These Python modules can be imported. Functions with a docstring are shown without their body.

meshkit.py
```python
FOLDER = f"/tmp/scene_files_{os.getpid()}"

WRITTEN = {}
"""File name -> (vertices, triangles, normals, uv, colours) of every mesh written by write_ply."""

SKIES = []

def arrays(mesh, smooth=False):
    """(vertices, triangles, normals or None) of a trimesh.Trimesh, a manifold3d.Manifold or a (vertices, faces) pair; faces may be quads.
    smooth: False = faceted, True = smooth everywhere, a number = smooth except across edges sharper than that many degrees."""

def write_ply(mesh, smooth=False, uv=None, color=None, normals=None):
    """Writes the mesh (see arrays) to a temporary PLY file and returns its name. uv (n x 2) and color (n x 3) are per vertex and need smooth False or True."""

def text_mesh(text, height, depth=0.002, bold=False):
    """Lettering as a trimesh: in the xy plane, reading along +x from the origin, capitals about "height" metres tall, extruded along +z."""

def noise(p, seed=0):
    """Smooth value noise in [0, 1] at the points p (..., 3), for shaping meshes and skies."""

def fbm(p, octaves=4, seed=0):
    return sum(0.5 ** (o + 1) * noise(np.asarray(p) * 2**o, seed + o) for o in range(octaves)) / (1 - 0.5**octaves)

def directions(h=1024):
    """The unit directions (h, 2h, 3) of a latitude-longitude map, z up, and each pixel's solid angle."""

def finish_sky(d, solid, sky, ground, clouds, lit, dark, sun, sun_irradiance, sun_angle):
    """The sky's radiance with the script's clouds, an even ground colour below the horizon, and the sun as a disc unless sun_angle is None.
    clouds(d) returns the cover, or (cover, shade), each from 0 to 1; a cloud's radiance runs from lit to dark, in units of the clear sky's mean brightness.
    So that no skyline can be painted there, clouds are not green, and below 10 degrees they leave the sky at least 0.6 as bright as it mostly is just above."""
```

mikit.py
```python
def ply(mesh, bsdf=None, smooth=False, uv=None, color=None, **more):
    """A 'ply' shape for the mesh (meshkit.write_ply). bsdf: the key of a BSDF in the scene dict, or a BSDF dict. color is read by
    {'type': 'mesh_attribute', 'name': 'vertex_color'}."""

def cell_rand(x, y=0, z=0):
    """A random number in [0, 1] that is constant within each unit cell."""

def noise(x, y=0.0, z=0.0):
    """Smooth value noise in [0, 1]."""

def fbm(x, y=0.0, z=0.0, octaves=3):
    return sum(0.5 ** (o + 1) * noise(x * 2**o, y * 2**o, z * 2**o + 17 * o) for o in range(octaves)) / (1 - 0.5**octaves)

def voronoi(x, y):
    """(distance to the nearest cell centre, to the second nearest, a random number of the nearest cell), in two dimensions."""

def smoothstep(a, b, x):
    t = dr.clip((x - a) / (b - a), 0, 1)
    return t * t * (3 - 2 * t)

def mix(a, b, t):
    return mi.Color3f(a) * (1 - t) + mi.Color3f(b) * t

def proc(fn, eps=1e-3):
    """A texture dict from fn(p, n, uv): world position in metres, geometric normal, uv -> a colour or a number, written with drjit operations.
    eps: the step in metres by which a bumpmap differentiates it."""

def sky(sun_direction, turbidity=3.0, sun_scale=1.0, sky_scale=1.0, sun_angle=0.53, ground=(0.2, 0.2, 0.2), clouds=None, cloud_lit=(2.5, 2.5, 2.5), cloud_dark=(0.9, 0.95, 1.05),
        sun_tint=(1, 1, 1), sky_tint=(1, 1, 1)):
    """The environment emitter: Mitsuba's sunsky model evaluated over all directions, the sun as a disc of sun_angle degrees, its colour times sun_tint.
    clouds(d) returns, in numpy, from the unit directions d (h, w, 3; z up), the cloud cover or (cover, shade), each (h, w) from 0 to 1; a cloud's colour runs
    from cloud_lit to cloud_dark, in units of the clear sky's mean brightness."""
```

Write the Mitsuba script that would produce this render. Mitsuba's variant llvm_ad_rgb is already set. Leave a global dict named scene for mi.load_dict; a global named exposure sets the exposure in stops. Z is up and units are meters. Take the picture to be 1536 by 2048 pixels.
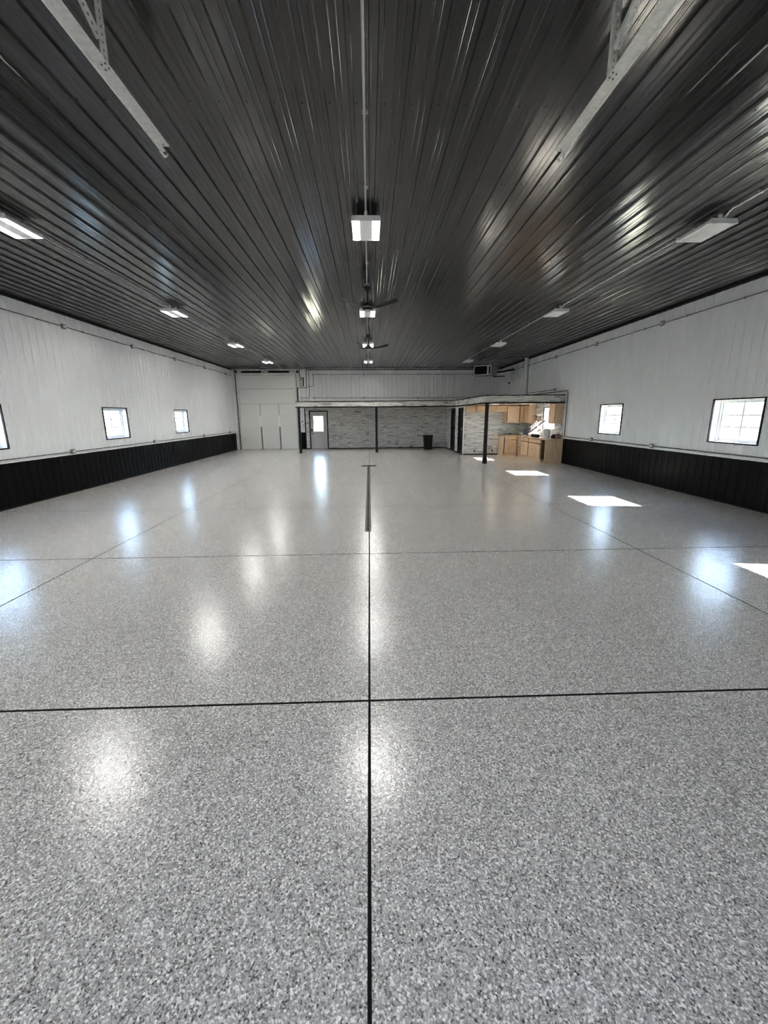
import math, random
import numpy as np, trimesh
import mitsuba as mi, drjit as dr
import mikit
from mikit import proc, noise, fbm, voronoi, cell_rand, smoothstep, mix
from shapely.geometry import Polygon, box as sbox
T = mi.ScalarTransform4f
scene, labels = {}, {}
random.seed(7); rng = np.random.default_rng(7)

# ------------------------------------------------------------------ camera, sky, exposure
F, PITCH, YAW, ROLL, EYE = 839.62, 0.226256, 0.032644, -0.007654, np.array([0.0, 0.0, 1.85])
fwd = np.array([math.sin(YAW)*math.cos(PITCH), math.cos(YAW)*math.cos(PITCH), -math.sin(PITCH)])
rgt = np.array([math.cos(YAW), -math.sin(YAW), 0.0]); upv = np.cross(rgt, fwd)
upv = -rgt*math.sin(ROLL) + upv*math.cos(ROLL)
scene['camera'] = {'type': 'perspective', 'fov': math.degrees(2*math.atan(768/F)), 'fov_axis': 'x', 'near_clip': 0.02, 'far_clip': 500.0,
                   'to_world': T().look_at(origin=EYE.tolist(), target=(EYE+fwd).tolist(), up=upv.tolist())}
exposure = 2.82
LAMP = 28.0
scene['sky'] = mikit.sky([1.49, -0.2, 1.0], turbidity=2.6, sun_scale=20.0, sky_scale=15.0, sun_tint=(0.82, 1.0, 1.33), sky_tint=(1.12, 1.0, 0.94), ground=(0.3, 0.3, 0.28))

# ------------------------------------------------------------------ measures of the hall (metres; x right, y away from the camera, z up)
XL, XR, YF, YB, ZC = -7.53, 7.42, -1.30, 24.40, 4.393
WAIN = 0.94                                    # top of the black wainscot
JX = (-3.752, -0.027, 3.723)                   # long floor joints
JY = [2.4446 + 3.0538*k for k in range(-1, 8)] # cross joints
WT = 0.20                                      # wall thickness

# ------------------------------------------------------------------ materials
def P(base, rough=0.5, spec=0.5, metal=0.0, two=True, **k):
    b = {'type': 'principled', 'base_color': {'type': 'rgb', 'value': base} if isinstance(base, (tuple, list)) else base,
         'roughness': rough, 'metallic': metal, **({} if metal > 0.5 else {'specular': spec}), **k}
    return {'type': 'twosided', 'bsdf': b} if two else b

def bump(b, fn, scale, eps=1e-3):
    return {'type': 'bumpmap', 'arbitrary': proc(fn, eps), 'scale': scale, 'bsdf': b}

def flake(p, n, uv):                           # paint-flake floor: small chips of grey, white and black
    d1, d2, r = voronoi(p.x*135.0, p.y*135.0)
    e1, e2, q = voronoi(p.x*230.0+31.0, p.y*230.0+7.0)
    tone = dr.select(r < 0.15, 0.02, dr.select(r < 0.32, 0.19, dr.select(r < 0.84, 0.35, 0.80)))
    tone2 = dr.select(q < 0.16, 0.04, dr.select(q < 0.82, 0.33, 0.74))
    t = dr.lerp(tone, tone2, 0.45)
    t = t*1.15
    return mi.Color3f(t*1.0, t*0.965, t*0.915)
def peel(p, n, uv):                            # orange-peel of the clear coat
    return 0.6*noise(p.x*165.0, p.y*165.0) + noise(p.x*78.0+9.0, p.y*78.0) + 3.0*noise(p.x*6.0, p.y*6.0+5.0)
scene['mat_floor'] = bump(P(proc(flake), 0.22, 0.55, two=False), peel, 0.0004, 1.2e-3)

def ledge(p, n, uv):                           # whitewashed ledger stone: tone per course and stone, streaks along it
    h = p.x + p.y
    c = dr.floor(p.z/0.05)
    a = cell_rand(dr.floor(h/0.33 + 7.3*cell_rand(c, 3.0)), c, 5.0)
    s = fbm(h*4.0, p.z*55.0, c*1.7, 4)
    k = noise(h*30.0, p.z*90.0)
    t = 0.56 + 0.20*(a-0.5) + 0.85*(s-0.5) + 0.20*(k-0.5)
    t = dr.clip(t, 0.05, 0.85)
    t = dr.select(cell_rand(dr.floor(h/0.21), c, 11.0) > 0.96, t*0.45, t)
    return mi.Color3f(t, t*0.985, t*0.955)
scene['mat_stone'] = P(proc(ledge), 0.75, 0.3)

def oak(p, n, uv):
    h = p.x*1.0 + p.y*1.0
    g = fbm(h*38.0, p.z*3.0, 2.0, 3)
    r = noise(h*160.0, p.z*7.0)
    return mix((0.50, 0.335, 0.21), (0.70, 0.51, 0.345), dr.clip(0.25 + 0.9*(g-0.25) + 0.25*(r-0.5), 0, 1))
scene['mat_oak'] = P(proc(oak), 0.42, 0.4)

def galv(p, n, uv):
    d1, d2, r = voronoi(p.y*45.0 + p.z*20.0, p.x*45.0 + p.z*30.0)
    t = 0.60 + 0.12*r
    return mi.Color3f(t, t*1.01, t*0.98)
scene['mat_galv'] = P(proc(galv), 0.45, 0.5, metal=0.35)
def paint_wave(p, n, uv):
    return noise(p.x*9.0, p.y*0.3) + 0.25*noise(p.x*24.0, p.y*0.5+4.0)
scene['mat_ceiling'] = {'type': 'twosided', 'bsdf': bump(P((0.003, 0.003, 0.0036), 0.16, 0.72, two=False), paint_wave, 0.0032, 3e-3)}
scene['mat_white_sheet'] = P((0.76, 0.775, 0.785), 0.32, 0.5)
scene['mat_black_sheet'] = P((0.0015, 0.0015, 0.002), 0.34, 0.08)
for k, v in dict(
        white=P((0.74, 0.75, 0.74), 0.45), white_gloss=P((0.80, 0.81, 0.81), 0.25), vinyl=P((0.82, 0.83, 0.83), 0.4),
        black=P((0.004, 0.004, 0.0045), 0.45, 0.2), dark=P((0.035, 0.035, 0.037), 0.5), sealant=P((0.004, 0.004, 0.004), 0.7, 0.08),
        conduit=P((0.50, 0.51, 0.52), 0.35, metal=0.8), boxgrey=P((0.20, 0.21, 0.21), 0.45, metal=0.4), pipe_grey=P((0.11, 0.115, 0.115), 0.45, metal=0.3), grey_door=P((0.42, 0.42, 0.43), 0.4),
        door_white=P((0.80, 0.81, 0.78), 0.42), lamp_body=P((0.88, 0.89, 0.89), 0.4), lens_off=P((0.88, 0.90, 0.87), 0.35), lens_on=P((0.85, 0.85, 0.83), 0.4),
        fan=P((0.006, 0.006, 0.006), 0.4, 0.25), chrome=P((0.75, 0.75, 0.74), 0.2, metal=1.0), rust=P((0.085, 0.070, 0.064), 0.6, 0.3), steel=P((0.10, 0.10, 0.10), 0.45, metal=0.4),
        heater=P((0.36, 0.37, 0.37), 0.45), counter=P((0.19, 0.15, 0.11), 0.35), soffit=P((0.70, 0.66, 0.60), 0.6), darkwood_and_shade=P((0.10, 0.055, 0.03), 0.5),
        slab=P((0.30, 0.30, 0.29), 0.9), navy=P((0.030, 0.026, 0.06), 0.6), olive=P((0.16, 0.17, 0.12), 0.8), sheet=P((0.72, 0.68, 0.64), 0.5), brown=P((0.16, 0.09, 0.07), 0.7),
        redbrown=P((0.17, 0.045, 0.03), 0.5), pail=P((0.88, 0.89, 0.89), 0.4), greygreen=P((0.30, 0.32, 0.28), 0.7), shell=P((0.45, 0.45, 0.44), 0.8), rubber=P((0.02, 0.02, 0.02), 0.7),
        leaf=P((0.05, 0.08, 0.035), 0.7), bark=P((0.12, 0.09, 0.06), 0.9), display=P((0.55, 0.56, 0.55), 0.4), stile_white=P((0.93, 0.94, 0.93), 0.3), stile_grey=P((0.58, 0.59, 0.57), 0.42)).items():
    scene['mat_'+k] = v
def turf(p, n, uv):
    return mix((0.22, 0.23, 0.15), (0.40, 0.37, 0.30), fbm(p.x*0.35, p.y*0.35, 0.0, 4))
scene['mat_turf'] = P(proc(turf), 0.95, 0.2)
scene['mat_pane'] = {'type': 'thindielectric', 'int_ior': 1.5}

# ------------------------------------------------------------------ helpers
def numbered(key):
    if key not in used: used.add(key); return key
    i = 1
    while f'{key}_{i:03d}' in used: i += 1
    used.add(f'{key}_{i:03d}'); return f'{key}_{i:03d}'
used = set()
def tag(key, label, cat=None, group=None, kind=None):
    labels[key] = {k: v for k, v in (('label', label), ('category', cat), ('group', group), ('kind', kind)) if v}
    return key
def thing(name, label, cat, group=None, kind=None):
    return tag(numbered(name), label, cat, group, kind)
def put(name, mesh, mat, parent=None, smooth=False, label=None, kind=None, to=None, **more):
    key = numbered(f'{parent}__{name}' if parent else name)
    if isinstance(mesh, list): mesh = cat(mesh)
    d = mesh if isinstance(mesh, dict) else mikit.ply(mesh, 'mat_'+mat, smooth=smooth, **more)
    scene[key] = {**d, 'to_world': to} if to is not None else d
    if label or kind: labels[key] = {k: v for k, v in (('label', label), ('kind', kind)) if v}
    return key
def solo(name, mesh, mat, label, cat_, group=None, kind=None, smooth=False, **more):
    k = put(name, mesh, mat, None, smooth, **more); tag(k, label, cat_, group, kind); return k
def cat(ms): return trimesh.util.concatenate([m for m in ms if m is not None])
def box(x0, x1, y0, y1, z0, z1, b=0.0):
    if b <= 0:
        m = trimesh.creation.box((x1-x0, y1-y0, z1-z0)); m.apply_translation(((x0+x1)/2, (y0+y1)/2, (z0+z1)/2)); return m
    pts = []
    for sx in (0, 1):
        for sy in (0, 1):
            for sz in (0, 1):
                c = [(x0, x1)[sx], (y0, y1)[sy], (z0, z1)[sz]]
                s = [(b, -b)[sx], (b, -b)[sy], (b, -b)[sz]]
                for k in range(3):
                    q = [c[i] + (0 if i == k else s[i]) for i in range(3)]; pts.append(q)
    return trimesh.convex.convex_hull(np.array(pts))
def bent(pts, r=0.10, n=6):
    """Rounds the inner corners of a polyline."""
    pts = [np.array(p, float) for p in pts]; out = [pts[0]]
    for a, b, c in zip(pts, pts[1:], pts[2:]):
        u, v = a-b, c-b; k = min(r, np.linalg.norm(u)/2.01, np.linalg.norm(v)/2.01)
        p, q = b+u/np.linalg.norm(u)*k, b+v/np.linalg.norm(v)*k
        for t in np.linspace(0, 1, n): out.append((1-t)**2*p + 2*t*(1-t)*b + t*t*q)
    return np.array(out + [pts[-1]])
def tube(pts, r, sides=8, caps=True):
    p = np.asarray(pts, float); t = np.gradient(p, axis=0); t /= np.linalg.norm(t, axis=1, keepdims=True)
    ref = np.array([0, 0, 1.0]) if abs(t[0][2]) < 0.9 else np.array([1.0, 0, 0])
    a = np.cross(t[0], ref); a /= np.linalg.norm(a); A = []
    for q in t:
        a = a - q*(a@q); a /= np.linalg.norm(a); A.append(a)
    A = np.array(A); B = np.cross(t, A); r = np.broadcast_to(r, len(p))[:, None, None]
    g = np.arange(sides)*2*np.pi/sides
    v = p[:, None] + r*(np.cos(g)[None, :, None]*A[:, None] + np.sin(g)[None, :, None]*B[:, None]); n = len(p)
    f = []
    for i in range(n-1):
        for j in range(sides):
            k = (j+1) % sides; f += [[i*sides+j, i*sides+k, (i+1)*sides+k], [i*sides+j, (i+1)*sides+k, (i+1)*sides+j]]
    v = v.reshape(-1, 3)
    if caps:
        v = np.vstack([v, p[0], p[-1]])
        for j in range(sides):
            k = (j+1) % sides; f += [[n*sides, k, j], [n*sides+1, (n-1)*sides+j, (n-1)*sides+k]]
    return trimesh.Trimesh(v, np.array(f), process=False)
def cyl(c, r, h, sides=20, axis='z'):
    m = trimesh.creation.cylinder(r, h, sections=sides)
    if axis == 'x': m.apply_transform(trimesh.transformations.rotation_matrix(math.pi/2, [0, 1, 0]))
    if axis == 'y': m.apply_transform(trimesh.transformations.rotation_matrix(math.pi/2, [1, 0, 0]))
    m.apply_translation(c); return m
def lathe(profile, c=(0, 0, 0), n=24):
    m = trimesh.creation.revolve(np.array(profile, float), sections=n); m.apply_translation(c); return m
def move(m, M): m = m.copy(); m.apply_transform(M); return m
def frame(o, u, d, w=(0, 0, 1)):
    M = np.eye(4); M[:3, 0], M[:3, 1], M[:3, 2], M[:3, 3] = u, d, w, o; return M
def rotz(a, o=(0, 0, 0)):
    return frame(o, (math.cos(a), math.sin(a), 0), (-math.sin(a), math.cos(a), 0))
def flat_frame(x0, x1, z0, z1, t, y0, y1, b=0.003):
    """A rectangular frame in the xz plane, members t wide."""
    return cat([box(x0, x0+t, y0, y1, z0, z1, b), box(x1-t, x1, y0, y1, z0, z1, b), box(x0+t, x1-t, y0, y1, z1-t, z1, b), box(x0+t, x1-t, y0, y1, z0, z0+t, b)])

# ribbed steel sheet: four ribs per sheet width, two stiffeners in each pan
PITCHR, SHEET = 0.2286, 0.9144
def rib_profile(top, run, h):
    P_ = PITCHR; one = [(0.0, h), (top, h), (top+run, 0.0), (0.088, 0.0), (0.094, 0.003), (0.104, 0.003), (0.110, 0.0), (0.142, 0.0), (0.148, 0.003), (0.158, 0.003), (0.164, 0.0), (P_-top-run, 0.0), (P_-top, h)]
    return np.array([k*P_+u for k in range(4) for u, _ in one] + [SHEET]), np.array([v for k in range(4) for _, v in one] + [h])
WALL_RIB, CEIL_RIB = rib_profile(0.011, 0.020, 0.017), rib_profile(0.013, 0.009, 0.022)
def sheet(u0, u1, v0, v1, phase, M, holes=(), rib=WALL_RIB):
    """Ribbed sheet over u0..u1 (across the ribs) and v0..v1 (along them), rib height along +w; M maps (u, v, w) to the world."""
    _pu, _ph = rib
    cuts = sorted({u0, u1, *[c for h in holes for c in (h[0], h[1]) if u0 < c < u1]}); ms = []
    for a, b in zip(cuts, cuts[1:]):
        hh = [h for h in holes if h[0] <= (a+b)/2 <= h[1]]
        spans = [(v0, v1)]
        for h in hh: spans = [s for (p, q) in spans for s in ((p, min(q, h[2])), (max(p, h[3]), q)) if s[1]-s[0] > 1e-4]
        us = np.unique(np.concatenate([[a, b], [u for u in _pu + phase if a < u < b]])); hs = np.interp(us-phase, _pu, _ph)
        for p, q in spans:
            n = len(us); v = np.vstack([np.stack([us, np.full(n, p), hs], 1), np.stack([us, np.full(n, q), hs], 1)])
            i = np.arange(n-1); f = np.vstack([np.stack([i, i+1, n+i+1], 1), np.stack([i, n+i+1, n+i], 1)])
            ms.append(trimesh.Trimesh(v, f, process=False))
    if not ms: return None
    m = cat(ms); m.apply_transform(M)
    if np.linalg.det(M[:3, :3]) < 0: m.invert()
    return m

# ------------------------------------------------------------------ floor: slabs between sealed joints
fl = thing('floor', 'glossy grey flake epoxy floor with black sealed joints', 'floor', kind='structure')
gx, gy = 0.007, 0.009
xs = [XL-WT, *JX, XR+WT]; ys = [YF-WT, *[y for y in JY if YF < y < YB], YB+WT]
for i in range(4):
    for j in range(len(ys)-1):
        put('slab', box(xs[i]+gx*(i > 0), xs[i+1]-gx*(i < 3), ys[j]+gy*(j > 0), ys[j+1]-gy*(j < len(ys)-2), -0.12, 0.0, 0.0015), 'floor', fl)
put('base', box(XL-WT, XR+WT, YF-WT, YB+WT, -0.16, -0.12), 'slab', fl)
for k, x in enumerate(JX): put('joint', box(x-gx, x+gx, YF, YB, -0.03, -0.0006), 'sealant', fl)
for y in ys[1:-1]: put('joint', box(XL, XR, y-gy, y+gy, -0.03, -0.0006), 'sealant', fl)

# ------------------------------------------------------------------ ceiling: ribbed sheets running down the hall
ce = thing('ceiling', 'glossy charcoal ribbed steel ceiling', 'ceiling', kind='structure')
put('deck', box(XL-WT, XR+WT, YF-WT, YB+WT, ZC+0.01, ZC+0.16), 'dark', ce)
cy = [YF, 5.40, 11.5, 17.6, YB]
phase = -0.108
u = phase - SHEET*math.ceil((phase-XL)/SHEET)
while u < XR:
    for j in range(4):
        put('panel', sheet(max(u, XL), min(u+SHEET, XR), cy[j]-(0.12 if j else 0), cy[j+1], u, frame((0, 0, ZC-0.0015*(j % 2)), (1, 0, 0), (0, 1, 0), (0, 0, -1)), rib=CEIL_RIB), 'ceiling', ce)
    u += SHEET
screws = []
head = trimesh.creation.cylinder(0.0065, 0.006, sections=6)
for y in np.arange(1.75, YB-0.3, 1.22):
    for k in range(-33, 34):
        x = phase + k*PITCHR + 0.045
        if XL+0.05 < x < XR-0.05:
            m = head.copy(); m.apply_translation((x, y, ZC-0.004)); screws.append(m)
put('screw', screws, 'black', ce, kind='stuff')

# ------------------------------------------------------------------ windows and side walls
WZ0, WZ1, WHALF = 1.235, 2.125, 0.607
WLY, WRY = (3.92, 8.49, 13.06, 17.50), (3.92, 8.47, 13.0, 17.47)
def side_wall(side):
    left = side == 'left'
    X, s = (XL, 1) if left else (XR, -1)              # s: towards the room
    W = thing('wall_'+side, f'{side} wall of white ribbed steel over black ribbed wainscot', 'wall', kind='structure')
    wy = WLY if left else WRY
    xo = X - s*WT
    xa, xb = min(X-s*0.003, xo), max(X-s*0.003, xo)
    edges = [YF-WT, *[e for y in wy for e in (y-WHALF, y+WHALF)], YB+WT]
    core = [box(xa, xb, edges[2*i], edges[2*i+1], 0, ZC+0.01) for i in range(len(wy)+1)]
    for y in wy: core += [box(xa, xb, y-WHALF, y+WHALF, 0, WZ0), box(xa, xb, y-WHALF, y+WHALF, WZ1, ZC+0.01)]
    put('core', core, 'shell', W)
    M = frame((X, 0, 0), (0, 1, 0), (0, 0, 1), (s, 0, 0))
    holes = [(y-WHALF, y+WHALF, WZ0, WZ1) for y in wy]
    yend = YB if left else YB
    u = YF - 0.35
    while u < yend:
        a, b = max(u, YF), min(u+SHEET, yend)
        if b - a > 0.02:
            put('panel', sheet(a, b, WAIN+0.02, ZC-0.02, u, M, holes), 'white_sheet', W)
            if left or a < 16.1:
                put('wainscot_panel', sheet(a, min(b, 16.1) if not left else b, 0.0, WAIN, u, M), 'black_sheet', W)
        u += SHEET
    def xr(a, b): return (min(X+s*a, X+s*b), max(X+s*a, X+s*b))
    y1 = YB if left else 16.05
    x0, x1 = xr(0.0, 0.034); tag(put('trim_'+('1' if left else '2'), [box(x0, x1, YF, y1, WAIN-0.004, WAIN+0.022, 0.004)], 'white_gloss'), f'white ledge trim between white and black steel on the {side} wall', 'trim', kind='structure')
    x0, x1 = xr(0.0, 0.045); tag(put('trim_'+('3' if left else '4'), [box(x0, x1, YF, YB, ZC-0.075, ZC-0.018, 0.004)], 'black'), f'black trim along the top of the {side} wall', 'trim', kind='structure')
    x0, x1 = xr(0.0, 0.022); tag(put('baseboard_'+side, [box(x0, x1, YF, y1, 0.0, 0.03, 0.003)], 'black'), f'black base trim at the foot of the {side} wall', 'trim', kind='structure')
    return W
side_wall('left'); side_wall('right')

def window(n, side, yc, label):
    X, s = (XL, 1) if side == 'left' else (XR, -1)
    W = thing(f'window_{n}', label, 'window', kind='structure')
    M = frame((X, yc, 0), (0, 1, 0), (-s, 0, 0))      # local x along the wall, y outwards
    h, a, b = WHALF, WZ0, WZ1
    def add(name, ms, mat): put(name, move(cat(ms), M), mat, W)
    # thin dark edge trim round the opening, white return lining, vinyl slider outside
    add('edge_trim', [flat_frame(-h-0.012, h+0.012, a-0.012, b+0.012, 0.026, -0.024, 0.012)], 'black')
    add('reveal', [box(-h, -h+0.012, 0.012, WT-0.06, a, b), box(h-0.012, h, 0.012, WT-0.06, a, b), box(-h+0.012, h-0.012, 0.012, WT-0.06, b-0.012, b), box(-h+0.012, h-0.012, 0.012, WT-0.06, a, a+0.012)], 'white_gloss')
    add('frame', [flat_frame(-h, h, a, b, 0.045, WT-0.06, WT+0.01, 0.004)], 'vinyl')
    for k, (p, q, y) in enumerate(((-h+0.045, 0.02, WT-0.045), (-0.02, h-0.045, WT-0.02))):
        add('sash', [flat_frame(p, q, a+0.045, b-0.045, 0.035, y-0.012, y+0.012, 0.003)], 'vinyl')
        z0, z1 = a+0.08, b-0.08
        for f_ in (1/3, 2/3): add('muntin', [box(p+0.035, q-0.035, y-0.006, y+0.006, z0+(z1-z0)*f_-0.009, z0+(z1-z0)*f_+0.009)], 'vinyl')
        pm = trimesh.Trimesh([(p+0.03, y+0.001, z0-0.005), (q-0.03, y+0.001, z0-0.005), (q-0.03, y+0.001, z1+0.005), (p+0.03, y+0.001, z1+0.005)], [[0, 1, 2], [0, 2, 3]], process=False)
        add('pane', [pm], 'pane')
for n, (side, yc, lb) in enumerate([
        ('left', WLY[0], 'white slider window in the left wall nearest the camera'), ('left', WLY[1], 'left wall window cut by the left edge of the photo'),
        ('left', WLY[2], 'middle window of the left wall with white slider sashes'), ('left', WLY[3], 'farthest window of the left wall, nearest the garage door'),
        ('right', WRY[0], 'white slider window in the right wall nearest the camera'), ('right', WRY[1], 'large bright sunlit window near the right edge of the photo'),
        ('right', WRY[2], 'bright sunlit window in the right wall between the kitchen and the nearer window'), ('right', WRY[3], 'bright kitchen window above the cluttered counter')]):
    window(n+1, side, yc, lb)

# ------------------------------------------------------------------ front wall (behind the camera) with a closed door between its tracks
wf = thing('wall_front', 'white ribbed front wall behind the camera', 'wall', kind='structure')
put('core', [box(XL-WT, -1.75, YF-WT, YF-0.003, 0, ZC+0.01), box(1.75, XR+WT, YF-WT, YF-0.003, 0, ZC+0.01), box(-1.75, 1.75, YF-WT, YF-0.003, 3.72, ZC+0.01)], 'shell', wf)
Mf = frame((0, YF, 0), (1, 0, 0), (0, 0, 1), (0, 1, 0))
M_all = []
u = XL
while u < XR:
    M_all.append(sheet(u, min(u+SHEET, XR), WAIN, ZC, u, Mf, [(-1.75, 1.75, 0, 3.7)])); u += SHEET
put('panel', [m for m in M_all if m is not None], 'white_sheet', wf)
d1 = thing('door_1', 'glazed sectional overhead door in the front wall behind the camera', 'door', kind='structure')
for k in range(6):
    z0, z1 = 0.62*k, 0.62*(k+1)-0.002
    sec = put('section', [flat_frame(-1.75, 1.75, z0, z1, 0.06, YF-0.05, YF-0.005, 0.003)] + [box(x-0.03, x+0.03, YF-0.05, YF-0.005, z0+0.06, z1-0.06) for x in (-0.6, 0.6)], 'conduit', d1)
    for a, b in ((-1.69, -0.63), (-0.57, 0.57), (0.63, 1.69)):
        if k != 2: put('panel', box(a-0.002, b+0.002, YF-0.04, YF-0.02, z0+0.058, z1-0.058), 'door_white', sec)
        else: put('pane', trimesh.Trimesh([(a-0.005, YF-0.03, z0+0.055), (b+0.005, YF-0.03, z0+0.055), (b+0.005, YF-0.03, z1-0.055), (a-0.005, YF-0.03, z1-0.055)], [[0, 1, 2], [0, 2, 3]], process=False), 'pane', sec)

# ------------------------------------------------------------------ back wall
wb = thing('wall_back', 'far wall with white ribbed steel above the loft and whitewashed stone panels below', 'wall', kind='structure')
DX0, DX1, DZ = -3.335, -2.385, 2.075                   # man door opening
GX0, GX1, GZ = -7.22, -3.96, 4.06                      # garage door opening
y0, y1 = YB+0.003, YB+WT
put('core', [box(XL-WT, GX0, y0, y1, 0, ZC+0.01), box(GX0, GX1, y0, y1, GZ, ZC+0.01), box(GX1, DX0, y0, y1, 0, ZC+0.01), box(DX0, DX1, y0, y1, DZ, ZC+0.01), box(DX1, XR+WT, y0, y1, 0, ZC+0.01)], 'shell', wb)
Mb = frame((0, YB, 0), (1, 0, 0), (0, 0, 1), (0, -1, 0))
u = -3.96
while u < XR:
    put('panel', sheet(u, min(u+SHEET, XR), 2.40, ZC-0.02, u, Mb, [(-3.96, -3.455, 3.365, 5)]), 'white_sheet', wb); u += SHEET
put('panel', sheet(-3.96, -3.60, WAIN, 2.40, -3.96, Mb), 'white_sheet', wb)
put('wainscot_panel', sheet(-3.96, -3.60, 0.0, WAIN, -3.96, Mb), 'black_sheet', wb)
put('jamb_panel', [box(XL, GX0, YB-0.02, YB, 0, ZC-0.02, 0.003)], 'white', wb)
put('header_panel', [box(GX0, -3.455, YB-0.02, YB, GZ, ZC-0.02, 0.003), box(GX1, -3.455, YB-0.02, YB, 3.375, GZ, 0.003)], 'door_white', wb)
for n, (m, lb) in enumerate([
        ([box(-3.455, XR, YB-0.05, YB, ZC-0.10, ZC-0.02, 0.004), box(XL, -3.455, YB-0.05, YB, ZC-0.055, ZC-0.02, 0.004)], 'black trim along the top of the far wall'),
        ([box(-3.465, -3.435, YB-0.03, YB, 3.355, ZC-0.09, 0.003), box(-3.97, -3.465, YB-0.03, YB, 3.355, 3.385, 0.003), box(-3.975, -3.925, YB-0.03, YB, 0.0, 3.355, 0.003)], 'black stepped trim on the right of the garage door'),
        ([box(-3.64, -3.585, YB-0.045, YB, 0.0, 2.28, 0.004)], 'black corner trim on the left end of the stone wall'),
        ([box(GX0-0.125, GX0-0.07, YB-0.06, YB-0.021, 0.0, ZC-0.06, 0.004)], 'black upright trim on the left of the garage door')]):
    tag(put(f'trim_{n+5}', m, 'black'), lb, 'trim', kind='structure')
tag(put('trim_9', [box(XL, XR, YB-0.10, YB-0.05, ZC-0.06, ZC-0.02, 0.006)], 'conduit'), 'pale metal strip where the ceiling meets the far wall', 'trim', kind='structure')

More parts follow.
